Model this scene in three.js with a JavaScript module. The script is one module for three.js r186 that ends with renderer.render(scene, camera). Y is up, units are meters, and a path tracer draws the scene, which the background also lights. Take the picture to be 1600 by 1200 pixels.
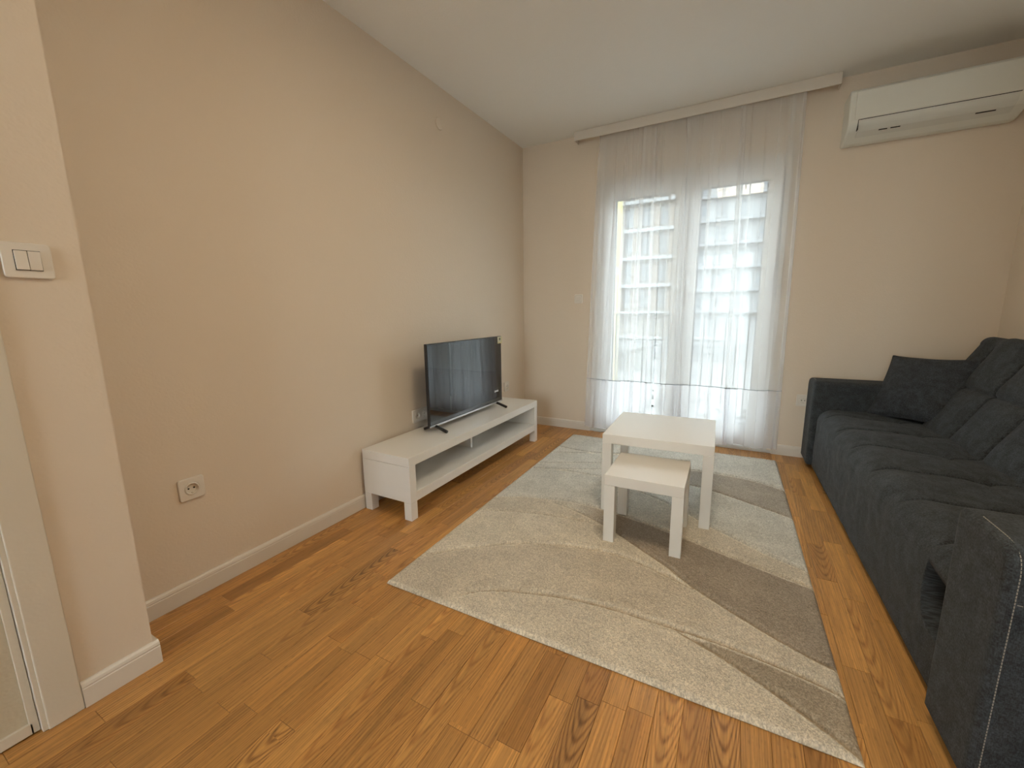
import * as THREE from 'three';
import { RoundedBoxGeometry } from 'three/addons/geometries/RoundedBoxGeometry.js';
import { mergeGeometries, mergeVertices } from 'three/addons/utils/BufferGeometryUtils.js';
import { RectAreaLightUniformsLib } from 'three/addons/lights/RectAreaLightUniformsLib.js';

// ---------------------------------------------------------------- camera, sky, lamp, exposure
const scene = new THREE.Scene();
const camera = new THREE.PerspectiveCamera(2 * Math.atan(600 / 646.68) * 180 / Math.PI, 4 / 3, 0.02, 300);
camera.position.set(1.8405, 1.1092, 3.6538);
camera.rotation.set(-0.17285, 0.49725, -0.01314, 'YXZ');

const SKY = 6.8;                                            // an even, bright overcast sky
scene.background = new THREE.Color().setRGB(0.86 * SKY, 0.955 * SKY, 1.0 * SKY);

RectAreaLightUniformsLib.init();
const LAMP = { x: 1.75, y: 2.545, z: 2.35, size: 0.5, power: 13.5, color: new THREE.Color().setRGB(1, 0.80, 0.54) };

const renderer = new THREE.WebGLRenderer({ antialias: true });
renderer.shadowMap.enabled = true;
renderer.toneMapping = THREE.LinearToneMapping;
renderer.toneMappingExposure = 1.37;

// ---------------------------------------------------------------- helpers
let seed = 12345;
const rnd = () => { seed = (Math.imul(seed, 1664525) + 1013904223) >>> 0; return seed / 4294967296; };
const rr = (a, b) => a + (b - a) * rnd();
const { lerp, smoothstep, clamp } = THREE.MathUtils;
function hash(x, y) { let h = Math.imul(x | 0, 374761393) + Math.imul(y | 0, 668265263); h = Math.imul(h ^ (h >>> 13), 1274126177); return ((h ^ (h >>> 16)) >>> 0) / 4294967296; }
function noise(x, y) {
  const ix = Math.floor(x), iy = Math.floor(y), fx = x - ix, fy = y - iy, sx = fx * fx * (3 - 2 * fx), sy = fy * fy * (3 - 2 * fy);
  return lerp(lerp(hash(ix, iy), hash(ix + 1, iy), sx), lerp(hash(ix, iy + 1), hash(ix + 1, iy + 1), sx), sy) * 2 - 1;
}
const fbm = (x, y, n = 4) => { let s = 0, a = 0.5; for (let i = 0; i < n; i++) { s += a * noise(x, y); x = x * 2.03 + 17.1; y = y * 2.03 + 9.7; a *= 0.5; } return s; };

const used = {};
function numbered(name) { const n = used[name] = (used[name] ?? -1) + 1; return n ? name + '_' + String(n).padStart(3, '0') : name; }
function shade(m) { m.castShadow = m.receiveShadow = true; return m; }
function tag(o, label, category, group) { o.userData.label = label; if (category) o.userData.category = category; if (group) o.userData.group = group; return o; }
function thing(name, label, category, [x, y, z] = [0, 0, 0], turn = 0, group) {
  const o = new THREE.Group(); o.name = numbered(name); o.position.set(x, y, z); o.rotation.y = turn; scene.add(o);
  return tag(o, label, category, group);
}
function part(name, geo, mat, parent, label) {
  const m = shade(new THREE.Mesh(geo, mat)); m.name = name; parent.add(m);
  if (label) m.userData.label = label;
  return m;
}
function struct(name, geo, mat, label) { // pieces of the room and the ground
  const m = geo ? shade(new THREE.Mesh(geo, mat)) : new THREE.Group(); m.name = numbered(name); m.userData.kind = 'structure';
  if (label) m.userData.label = label;
  scene.add(m); return m;
}
// uv in metres by the main direction of each face
function metric(g) {
  const p = g.attributes.position, n = g.attributes.normal, uv = new Float32Array(p.count * 2);
  for (let i = 0; i < p.count; i++) {
    const ax = Math.abs(n.getX(i)), ay = Math.abs(n.getY(i)), az = Math.abs(n.getZ(i));
    uv[2 * i] = ax > ay && ax > az ? p.getZ(i) : p.getX(i);
    uv[2 * i + 1] = ay > ax && ay > az ? p.getZ(i) : p.getY(i);
  }
  g.setAttribute('uv', new THREE.BufferAttribute(uv, 2)); return g;
}
// a box between two corners, edges rounded by r
function bx(x0, x1, y0, y1, z0, z1, r = 0) {
  const w = Math.abs(x1 - x0), h = Math.abs(y1 - y0), d = Math.abs(z1 - z0);
  let g = r ? new RoundedBoxGeometry(w, h, d, 2, Math.min(r, w / 2.01, h / 2.01, d / 2.01)) : new THREE.BoxGeometry(w, h, d);
  g.translate((x0 + x1) / 2, (y0 + y1) / 2, (z0 + z1) / 2);
  g = metric(g); if (g.index) g = g.toNonIndexed();
  return g;
}
const merge = (list) => mergeGeometries(list.map((g) => (g.index ? g.toNonIndexed() : g)));
// a grid of points fn(i/nu, j/nv) -> [x, y, z]
function grid(nu, nv, fn, uvfn, flip) {
  const pos = [], uv = [], idx = [];
  for (let j = 0; j <= nv; j++) for (let i = 0; i <= nu; i++) {
    const q = fn(i / nu, j / nv); pos.push(q[0], q[1], q[2]);
    const t = uvfn ? uvfn(i / nu, j / nv, q) : [i / nu, j / nv]; uv.push(t[0], t[1]);
  }
  const at = (i, j) => j * (nu + 1) + i;
  for (let j = 0; j < nv; j++) for (let i = 0; i < nu; i++) {
    const a = at(i, j), b = at(i + 1, j), c = at(i + 1, j + 1), d = at(i, j + 1);
    if (flip) idx.push(a, c, b, a, d, c); else idx.push(a, b, c, a, c, d);
  }
  const g = new THREE.BufferGeometry();
  g.setAttribute('position', new THREE.Float32BufferAttribute(pos, 3)); g.setAttribute('uv', new THREE.Float32BufferAttribute(uv, 2));
  g.setIndex(idx); g.computeVertexNormals(); return g;
}
// profile points [a, b] extruded by length along the third axis; a -> x, b -> y, length -> z
function extrude(points, length, bevel = 0) {
  const s = points instanceof THREE.Shape ? points : new THREE.Shape(points.map(([a, b]) => new THREE.Vector2(a, b)));
  return new THREE.ExtrudeGeometry(s, { depth: length - 2 * bevel, bevelEnabled: bevel > 0, bevelSize: bevel, bevelThickness: bevel, bevelSegments: 3, bevelOffset: -bevel, curveSegments: 10 }).translate(0, 0, bevel);
}
function texture(w, h, fn, { srgb = false, rx = 1, ry = 1 } = {}) {
  const d = new Uint8Array(w * h * 4);
  for (let y = 0; y < h; y++) for (let x = 0; x < w; x++) {
    const c = fn(x, y), k = (y * w + x) * 4;
    if (typeof c === 'number') d[k] = d[k + 1] = d[k + 2] = clamp(c, 0, 1) * 255; else for (let i = 0; i < 3; i++) d[k + i] = clamp(c[i], 0, 255);
    d[k + 3] = 255;
  }
  const t = new THREE.DataTexture(d, w, h); t.magFilter = THREE.LinearFilter; t.wrapS = t.wrapT = THREE.RepeatWrapping; t.repeat.set(rx, ry);
  if (srgb) t.colorSpace = THREE.SRGBColorSpace;
  t.needsUpdate = true; return t;
}
// noise that closes on itself over n cells
function tnoise(x, y, n) {
  const ix = Math.floor(x), iy = Math.floor(y), fx = x - ix, fy = y - iy, sx = fx * fx * (3 - 2 * fx), sy = fy * fy * (3 - 2 * fy), m = (v) => ((v % n) + n) % n;
  return lerp(lerp(hash(m(ix), m(iy)), hash(m(ix + 1), m(iy)), sx), lerp(hash(m(ix), m(iy + 1)), hash(m(ix + 1), m(iy + 1)), sx), sy);
}

// after a mirroring scale the faces are turned back
function swapFaces(g) { for (const k of ['position', 'normal', 'uv']) { const a = g.attributes[k]; if (!a) continue; const v = a.array, n = a.itemSize; for (let i = 0; i < v.length; i += 3 * n) for (let c = 0; c < n; c++) [v[i + n + c], v[i + 2 * n + c]] = [v[i + 2 * n + c], v[i + n + c]]; } return g; }

// ---------------------------------------------------------------- materials
const std = (r, g, b, o = {}) => new THREE.MeshStandardMaterial({ color: new THREE.Color().setRGB(r, g, b), roughness: 0.6, ...o });
const phys = (r, g, b, o = {}) => new THREE.MeshPhysicalMaterial({ color: new THREE.Color().setRGB(r, g, b), roughness: 0.6, ...o });

const plasterBump = texture(256, 256, (x, y) => 0.5 * tnoise(x / 4, y / 4, 64) + 0.3 * tnoise(x / 16, y / 16, 16) + 0.2 * tnoise(x / 2, y / 2, 128), { rx: 2.5, ry: 2.5 });
const clothBump = texture(256, 256, (x, y) => 0.35 * (0.5 + 0.5 * Math.sin(x * Math.PI / 4)) + 0.35 * (0.5 + 0.5 * Math.sin(y * Math.PI / 4)) + 0.3 * tnoise(x / 2, y / 4, 128), { rx: 12, ry: 12 });
const clothColor = texture(512, 512, (x, y) => { const t = 0.80 + 0.34 * (tnoise(x / 2, y / 6, 256) - 0.5) + 0.30 * (tnoise(x / 7, y / 2, 256) - 0.5) + 0.16 * (tnoise(x / 32, y / 32, 16) - 0.5); return [205 * t, 208 * t, 210 * t]; }, { srgb: true, rx: 3, ry: 3 });
const pileBump = texture(256, 256, (x, y) => 0.6 * tnoise(x / 2, y / 2, 128) + 0.4 * tnoise(x / 5, y / 5, 51), { rx: 4, ry: 4 });
const pileColor = texture(512, 512, (x, y) => { const t = 0.88 + 0.26 * (tnoise(x / 2, y / 2, 256) - 0.5) + 0.08 * (tnoise(x / 6, y / 6, 85) - 0.5) + 0.06 * (tnoise(x / 48, y / 48, 10) - 0.5); return [255 * t, 255 * t, 255 * t]; }, { srgb: true, rx: 1.6, ry: 1.6 });

const M = {
  wall: std(0.77, 0.67, 0.555, { roughness: 0.9, bumpMap: plasterBump, bumpScale: 0.0006 }),
  ceiling: std(0.88, 0.87, 0.835, { roughness: 0.95, bumpMap: plasterBump, bumpScale: 0.0006 }),
  trim: std(0.74, 0.69, 0.62, { roughness: 0.45 }),
  door: std(0.70, 0.64, 0.54, { roughness: 0.5, bumpMap: plasterBump, bumpScale: 0.0003 }),
  white: std(0.80, 0.78, 0.74, { roughness: 0.35 }),
  lacquer: phys(0.80, 0.775, 0.73, { roughness: 0.28, clearcoat: 0.15, clearcoatRoughness: 0.25 }),
  pvc: std(0.86, 0.88, 0.89, { roughness: 0.35 }),
  plastic: phys(0.78, 0.73, 0.66, { roughness: 0.3 }),
  acPlastic: std(0.78, 0.79, 0.74, { roughness: 0.4 }),
  acShade: std(0.70, 0.71, 0.67, { roughness: 0.45 }),
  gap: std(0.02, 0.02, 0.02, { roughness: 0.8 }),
  hole: std(0.025, 0.02, 0.018, { roughness: 0.9 }),
  clip: std(0.6, 0.55, 0.45, { roughness: 0.35, metalness: 0.9 }),
  glass: phys(0.97, 0.985, 0.98, { transmission: 1, roughness: 0, thickness: 0, ior: 1.5 }),
  sheer: phys(0.97, 0.975, 0.98, { transmission: 0.76, roughness: 0.53, thickness: 0, specularIntensity: 0 }),
  hem: phys(0.99, 0.99, 1.0, { transmission: 0.92, roughness: 0.55, thickness: 0, specularIntensity: 0 }),
  seam: std(0.20, 0.22, 0.24, { roughness: 0.9 }),
  tvBlack: std(0.012, 0.012, 0.013, { roughness: 0.35 }),
  screen: phys(0.010, 0.012, 0.016, { roughness: 0.035, ior: 1.8 }),
  silver: std(0.62, 0.62, 0.63, { roughness: 0.3, metalness: 0.8 }),
  sofa: phys(0.102, 0.117, 0.132, { roughness: 0.95, map: clothColor, bumpMap: clothBump, bumpScale: 0.0008, sheen: 0.25, sheenRoughness: 0.6, sheenColor: new THREE.Color(0.25, 0.26, 0.27) }),
  pillow: phys(0.098, 0.112, 0.132, { roughness: 0.95, map: clothColor, bumpMap: clothBump, bumpScale: 0.0008, sheen: 0.25, sheenRoughness: 0.6, sheenColor: new THREE.Color(0.25, 0.26, 0.28) }),
  thread: std(0.35, 0.33, 0.29, { roughness: 0.8 }),
  foot: std(0.01, 0.01, 0.01, { roughness: 0.6 }),
  rug: std(1, 1, 1, { roughness: 1, vertexColors: true, map: pileColor, bumpMap: pileBump, bumpScale: 0.003 }),
  rugBack: std(0.42, 0.34, 0.24, { roughness: 1 }),
  subfloor: std(0.06, 0.035, 0.018, { roughness: 0.9 }),
  lampGlow: std(0.9, 0.85, 0.75, { emissive: new THREE.Color(1, 0.85, 0.62), emissiveIntensity: 4 }),
  iron: std(0.10, 0.11, 0.12, { roughness: 0.5 }),
  concrete: std(0.22, 0.22, 0.215, { roughness: 0.9, bumpMap: plasterBump, bumpScale: 0.004 }),
  facade: std(0.17, 0.158, 0.143, { roughness: 0.9 }),
  facadePanel: std(0.125, 0.10, 0.08, { roughness: 0.85 }),
  facadeWhite: std(0.19, 0.195, 0.2, { roughness: 0.9 }),
  facadeYellow: std(0.32, 0.28, 0.13, { roughness: 0.9 }),
  farGlass: std(0.05, 0.065, 0.08, { roughness: 0.15 }),
  shutter: std(0.125, 0.132, 0.142, { roughness: 0.7 }),
  stone: std(0.15, 0.147, 0.14, { roughness: 0.95 }),
  yard: std(0.13, 0.13, 0.13, { roughness: 0.95, bumpMap: plasterBump, bumpScale: 0.01 }),
};

// ---------------------------------------------------------------- room shell
const H = 2.575, XR = 3.245, ZB = 7.2, PX = 0.254, PZ = 3.18, T = 0.25;
const WX0 = 0.72, WX1 = 2.105, WY1 = 2.185;                 // the balcony window's opening
const D0 = 3.435, D1 = 4.25, DH = 2.04;                     // the door's opening
struct('wall_left', bx(-T, 0, 0, H, -T, PZ + 0.1), M.wall, 'cream plastered wall behind the television and its bench');
struct('wall_left_near', merge([bx(-T, PX, 0, H, PZ, 3.37), bx(-T, PX, DH + 0.05, H, 3.37, 4.32), bx(-T, PX, 0, H, 4.32, ZB)]), M.wall, 'cream wall stepping forward beside the door, with the light switch');
struct('wall_window', merge([bx(0, WX0, 0, H, -T, 0), bx(WX1, XR, 0, H, -T, 0), bx(WX0, WX1, WY1, H, -T, 0), bx(WX0, WX1, -0.1, 0.02, -T, 0)]), M.wall, 'cream wall around the curtained balcony window');
struct('added_door_backing', bx(-T - 0.3, -T, -0.1, H, 3.2, 4.5), M.wall, 'unseen backing added behind the door to stop light leaking in');  // added behind the door opening to block outside light
struct('wall_right', bx(XR, XR + T, 0, H, -T, ZB), M.wall, 'cream wall behind the sofa back');
const RX0 = 0.4, RX1 = 2.1, RY0 = 0.2, RY1 = 2.4;          // a window added in the rear wall, out of view, for fill light
struct('wall_rear', merge([bx(-T, RX0, 0, H, ZB, ZB + T), bx(RX1, XR + T, 0, H, ZB, ZB + T), bx(RX0, RX1, 0, RY0, ZB, ZB + T), bx(RX0, RX1, RY1, H, ZB, ZB + T)]), M.wall, 'cream rear wall around the added fill window');
{
  const w = struct('window_2', null, null, 'white double window added unseen in the rear wall for fill light'), m = (RX0 + RX1) / 2, z0 = ZB + 0.05, z1 = ZB + 0.12;
  part('frame', merge([bx(RX0, RX0 + 0.06, RY0, RY1, z0, z1, 0.004), bx(RX1 - 0.06, RX1, RY0, RY1, z0, z1, 0.004), bx(m - 0.04, m + 0.04, RY0, RY1, z0, z1, 0.004), bx(RX0, RX1, RY0, RY0 + 0.06, z0, z1, 0.004), bx(RX0, RX1, RY1 - 0.06, RY1, z0, z1, 0.004)]), M.pvc, w);
  part('pane', bx(RX0 + 0.05, m - 0.03, RY0 + 0.05, RY1 - 0.05, ZB + 0.08, ZB + 0.084), M.glass, w); part('pane', bx(m + 0.03, RX1 - 0.05, RY0 + 0.05, RY1 - 0.05, ZB + 0.08, ZB + 0.084), M.glass, w);
}
struct('added_wall_right_near', bx(2.47, XR, 0, H, 2.535, 2.64), M.wall, 'short cream wall return added unseen to shade the near end of the sofa');  // added out of view to keep light off the sofa arm
struct('ceiling', bx(-T, XR + T, H, H + 0.2, -T, ZB + T), M.ceiling, 'plain pale grey ceiling');

// baseboards: a flat board with a small moulded top, run along a wall
const boardShape = [[0, 0], [0.013, 0], [0.013, 0.058], [0.0115, 0.060], [0.0115, 0.063], [0.013, 0.065], [0.0105, 0.073], [0.005, 0.0785], [0, 0.079]];
function baseboard(name, x, z, length, turn, label) {
  const g = metric(extrude(boardShape, length)); g.rotateY(turn); g.translate(x, 0, z);
  return struct(name, g, M.trim, label);
}
baseboard('baseboard_left', 0, 0, PZ, 0, 'white baseboard along the wall with the television bench');
baseboard('baseboard_left_near', PX, PZ - 0.013, 3.351 - PZ + 0.013, 0, 'short white baseboard below the light switch');
struct('baseboard_step', bx(0, PX, 0, 0.079, PZ - 0.013, PZ, 0.002), M.trim, 'short white baseboard across the wall step');
for (const [nm, x0, x1, lb] of [['baseboard_window_left', 0, WX0 - 0.03, 'white baseboard left of the balcony window'], ['baseboard_window_right', WX1 + 0.03, XR, 'white baseboard between balcony window and sofa']]) {
  const g = metric(extrude(boardShape, x1 - x0)); g.rotateY(-Math.PI / 2); g.scale(-1, 1, 1); g.translate(x0, 0, 0);
  swapFaces(g);
  struct(nm, g, M.trim, lb);
}

// ---------------------------------------------------------------- oak strip floor
const OAKW = 2048, OAKH = 1024, LANES = 16;
const oakMap = texture(OAKW, OAKH, (x, y) => {
  const lane = Math.floor(y / 64), t = (y % 64) / 64, s = x / OAKW * 1.6, kind = [2, 1, 3, 2, 0, 2, 1, 2, 3, 2, 0, 1, 2, 2, 1, 3][lane], o = lane * 31.7;
  let ring = 0;
  if (kind === 0) { const q = (t - 0.5 + 0.16 * noise(s * 3 + o, 1.3)) * 2; const ph = s * 19 + q * q * 3.2 + 0.7 * fbm(s * 4 + o, t * 2, 2); ring = Math.pow(0.5 + 0.5 * Math.sin(ph * 6.283), 2.5) * 0.6; }
  else if (kind === 1) { const q = t + 0.12 * noise(s * 2.2 + o, 4.1); const ph = q * 8 + 0.9 * noise(s * 3 + o, t * 2) + s * 1.5; ring = Math.pow(0.5 + 0.5 * Math.sin(ph * 6.283), 2) * 0.42; }
  else if (kind === 2) { const q = t * 13 + 1.2 * noise(s * 1.6 + o, t * 1.5); ring = Math.pow(0.5 + 0.5 * Math.sin(q * 6.283), 2) * 0.22; }
  else { const q = (t - 0.2 + 0.2 * noise(s * 2 + o, 2.2)) * 1.8; const ph = s * 12 + q * q * 3.8 + 0.7 * fbm(s * 4 + o, t * 2, 2); ring = Math.pow(0.5 + 0.5 * Math.sin(ph * 6.283), 2.2) * 0.5; }
  const streak = fbm(s * 9 + o, t * 26 + o, 3), pore = Math.max(0, noise(s * 55 + o, t * 40) - 0.35) * (0.5 + ring), broad = fbm(s * 2.4 + o, t * 2.2, 2);
  const k = 1 - (lane === 4 ? 0.42 : 0.25) * ring + 0.17 * streak - 0.30 * pore + 0.11 * broad, w = 1 - 0.10 * ring;
  return [222 * k, 178 * k * w, 124 * k * w * w];
}, { srgb: true });
const tones = [[1, 1, 1], [0.86, 0.84, 0.80], [1.10, 1.10, 1.08], [0.94, 0.90, 0.84], [0.78, 0.73, 0.66], [1.04, 1.0, 0.94], [0.90, 0.88, 0.86], [1.18, 1.18, 1.14], [0.66, 0.58, 0.48]];
const OAK = [0.74, 0.63, 0.43];
const oak = tones.map(([r, g, b]) => phys(OAK[0] * r, OAK[1] * g, OAK[2] * b, { map: oakMap, roughness: 0.38, bumpMap: oakMap, bumpScale: 0.0004, clearcoat: 0.12, clearcoatRoughness: 0.3 }));
function plankGeo(x0, x1, z0, z1, lane, shift, up) {
  const g = 0.0003, b = 0.0009, c = b * 0.6; x0 += g; x1 -= g; z0 += g; z1 -= g;
  const ring = (i, y) => [[x0 + i, y, z0 + i], [x1 - i, y, z0 + i], [x1 - i, y, z1 - i], [x0 + i, y, z1 - i]], A = ring(b, up), B = ring(0, up - c), C = ring(0, -0.012), pos = [], nor = [], uv = [];
  const put = (q, n) => { pos.push(...q); nor.push(...n); uv.push(shift + (q[2] - z0) / 1.6, (lane + 0.06 + 0.88 * (q[0] - x0) / (x1 - x0)) / LANES); };
  const quad = (a, bb, cc, d, n) => { for (const q of [a, bb, cc, a, cc, d]) put(q, n); };
  quad(A[0], A[3], A[2], A[1], [0, 1, 0]);
  const out = [[0, 0, -1], [1, 0, 0], [0, 0, 1], [-1, 0, 0]];
  for (let k = 0; k < 4; k++) { const m = (k + 1) % 4, n = out[k]; quad(A[k], A[m], B[m], B[k], [n[0] * 0.7, 0.7, n[2] * 0.7]); quad(B[k], B[m], C[m], C[k], n); }
  const geo = new THREE.BufferGeometry();
  geo.setAttribute('position', new THREE.Float32BufferAttribute(pos, 3)); geo.setAttribute('normal', new THREE.Float32BufferAttribute(nor, 3)); geo.setAttribute('uv', new THREE.Float32BufferAttribute(uv, 2));
  return geo;
}
{
  const floor = struct('floor', null, null, 'oak strip parquet floor laid towards the window');
  part('subfloor', bx(-T, XR + T, -0.2, -0.011, 0, ZB), M.subfloor, floor);
  camera.updateMatrixWorld(true); camera.updateProjectionMatrix();
  const P = new THREE.Vector3(), inFrame = (x, z) => { P.set(x, 0, z).applyMatrix4(camera.matrixWorldInverse); if (P.z > -0.1) return null; P.applyMatrix4(camera.projectionMatrix); return [P.x, P.y]; };
  const covered = (x, z) => (x > 0.62 && x < 2.16 && z > 0.26 && z < 2.5) || x > 2.40 || (x < 0.03);
  const W = 0.0705, planks = [];
  const forced = [[1.5, 2.66, 3.02, 1, 4], [1.5705, 2.64, 2.92, 7, 6], [0.372, 1.90, 2.20, 7, 6], [1.5, 2.98, 3.5, 3, 3]];
  for (let k = -22; k < 26; k++) {
    const x0 = 1.5 + k * W, x1 = x0 + W; if (x1 < -0.02 || x0 > XR + 0.02) continue;
    let z = -rr(0, 0.4), last = -1;
    while (z < ZB) {
      let len = rr(0.24, 0.62), f = forced.find((q) => Math.abs(q[0] - x0) < 0.036 && z < q[1] + 0.02 && z + len > q[1]);
      let z1 = z + len;
      if (f && z < f[1] - 0.05) { z1 = f[1]; f = null; } else if (f) z1 = f[2];
      let tone = f ? f[3] : [0, 0, 1, 2, 3, 3, 4, 5, 6, 6, 5, 2, 1, 7, 0, 3][Math.floor(rnd() * 16)]; if (!f && tone === last) tone = (tone + 1) % 7; last = tone;
      const lane = f ? f[4] : Math.floor(rnd() * 16), a = Math.max(z, 0.0), shift = rnd(), up = rr(-0.0003, 0);
      if (z1 > 0.02) {
        let area = 0;
        for (const u of [0.1, 0.5, 0.9]) { const zz = lerp(a, z1, u), q = inFrame((x0 + x1) / 2, zz); if (q && Math.abs(q[0]) < 1.03 && Math.abs(q[1]) < 1.03 && !covered((x0 + x1) / 2, zz)) { const d = Math.hypot((x0 + x1) / 2 - 1.84, zz - 3.65, 1.1); area += (z1 - a) / (d * d * d); } }
        planks.push({ geo: plankGeo(Math.max(x0, 0), Math.min(x1, XR), a, Math.min(z1, ZB), lane, shift, up), tone, area });
      }
      z = z1;
    }
  }
  planks.sort((p, q) => q.area - p.area);
  planks.forEach((p, i) => { if (i < 296 && p.area > 0) part('plank', p.geo, oak[p.tone], floor); else p.rest = true; });
  const rest = planks.filter((p) => p.rest);
  const byTone = tones.map((_, t) => rest.filter((p) => p.tone === t).map((p) => p.geo)).filter((l) => l.length);
  const toneOf = tones.map((_, t) => t).filter((t) => rest.some((p) => p.tone === t));
  const all = mergeGeometries(byTone.map((l) => mergeGeometries(l)), true);
  const m = part('parquet_strips', all, toneOf.map((t) => oak[t]), floor); m.userData.kind = 'stuff';
}

// ---------------------------------------------------------------- door at the left edge
{
  struct('trim_1', merge([bx(PX, PX + 0.012, 0, DH + 0.07, 3.352, 3.424, 0.003), bx(PX, PX + 0.012, 0, DH + 0.07, D1, D1 + 0.072, 0.003), bx(PX, PX + 0.012, DH, DH + 0.07, 3.424, D1, 0.003),
    bx(PX - 0.2, PX + 0.006, 0, DH + 0.05, 3.37, D0 - 0.001, 0.002), bx(PX - 0.2, PX + 0.006, 0, DH + 0.05, D1 + 0.002, 4.32, 0.002), bx(PX - 0.2, PX + 0.006, DH, DH + 0.05, D0, D1, 0.002)]), M.door, 'pale flat casing around the door');
  const door = struct('door_1', null, null, 'pale door with a recessed panel at the left edge');
  const x0 = PX - 0.055, x1 = PX - 0.008, e = 0.016;
  part('door_leaf', merge([bx(x0, x1, 0.004, DH - 0.003, D0, D0 + 0.001 + e, 0.002), bx(x0, x1, 0.004, DH - 0.003, D1 - 0.003 - e, D1 - 0.003, 0.002), bx(x0, x1, 0.004, 0.036, D0 + 0.01, D1 - 0.01, 0.002), bx(x0, x1, DH - 0.03, DH - 0.003, D0 + 0.01, D1 - 0.01, 0.002)]), M.door, door);
  part('door_panel', bx(x0 + 0.006, x1 - 0.007, 0.03, DH - 0.02, D0 + 0.012, D1 - 0.012), std(0.60, 0.54, 0.42, { roughness: 0.5, bumpMap: plasterBump, bumpScale: 0.0008 }), door);
  const h = part('handle', merge([bx(x1, x1 + 0.008, 0.95, 1.12, D1 - 0.08, D1 - 0.045, 0.003), bx(x1 + 0.006, x1 + 0.05, 1.035, 1.055, D1 - 0.072, D1 - 0.052, 0.006), bx(x1 + 0.04, x1 + 0.056, 1.035, 1.055, D1 - 0.19, D1 - 0.055, 0.006)]), M.silver, door);
}

// ---------------------------------------------------------------- balcony window
{
  const w = struct('window_1', null, null, 'white double balcony window behind the sheer curtains');
  const zf = -0.03, zb = -0.11;
  part('frame', merge([bx(WX0, WX0 + 0.065, 0.02, WY1, zb, zf, 0.004), bx(WX1 - 0.065, WX1, 0.02, WY1, zb, zf, 0.004), bx(WX0 + 0.06, WX1 - 0.06, WY1 - 0.065, WY1, zb, zf, 0.004), bx(WX0 + 0.06, WX1 - 0.06, 0.02, 0.085, zb, zf, 0.004)]), M.pvc, w);
  const sash = (a, b, g0, g1) => {
    const z1 = -0.015, z0 = -0.085, y0 = 0.07, y1 = 2.135;
    const s = part('sash', merge([bx(a, g0, y0, y1, z0, z1, 0.005), bx(g1, b, y0, y1, z0, z1, 0.005), bx(g0 - 0.005, g1 + 0.005, 2.022, y1, z0, z1, 0.005), bx(g0 - 0.005, g1 + 0.005, y0, 0.185, z0, z1, 0.005)]), M.pvc, w);
    part('pane', bx(g0 - 0.01, g1 + 0.01, 0.175, 2.03, -0.052, -0.048), M.glass, s);
    const q = 0.006;
    part('gasket', merge([bx(g0, g0 + q, 0.185, 2.022, -0.05, -0.03), bx(g1 - q, g1, 0.185, 2.022, -0.05, -0.03), bx(g0, g1, 2.016, 2.022, -0.05, -0.03), bx(g0, g1, 0.185, 0.191, -0.05, -0.03)]), std(0.12, 0.12, 0.13), s);
    return s;
  };
  sash(WX0 + 0.05, 1.410, 0.865, 1.340);
  const s2 = sash(1.416, WX1 - 0.05, 1.523, 1.966);
  part('handle', merge([bx(1.447, 1.477, 1.0, 1.07, -0.016, -0.006, 0.003), bx(1.455, 1.469, 1.026, 1.044, -0.01, 0.030, 0.004), bx(1.453, 1.471, 0.93, 1.045, 0.022, 0.034, 0.005)]), M.pvc, s2);
  struct('trim_2', bx(WX0 - 0.03, WX1 + 0.03, 0, 0.022, -0.14, 0.004, 0.004), std(0.72, 0.70, 0.66, { roughness: 0.4 }), 'pale threshold strip under the balcony window');
  struct('sill_outside', bx(WX0 - 0.05, WX1 + 0.05, -0.08, 0.0, -0.5, -0.12, 0.006), M.concrete, 'concrete sill outside the balcony window');
  const st = thing('shutter_strap', 'small square shutter strap box behind the curtain edge, by the window frame', 'strap box', [2.062, 1.275, -0.03]);
  part('winder_box', bx(-0.03, 0.034, -0.07, 0.065, 0, 0.028, 0.008), std(0.55, 0.56, 0.57, { roughness: 0.5 }), st);
  part('strap', bx(-0.006, 0.008, 0.06, 0.86, 0.004, 0.0065), std(0.45, 0.46, 0.46, { roughness: 0.9 }), st);
}

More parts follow.
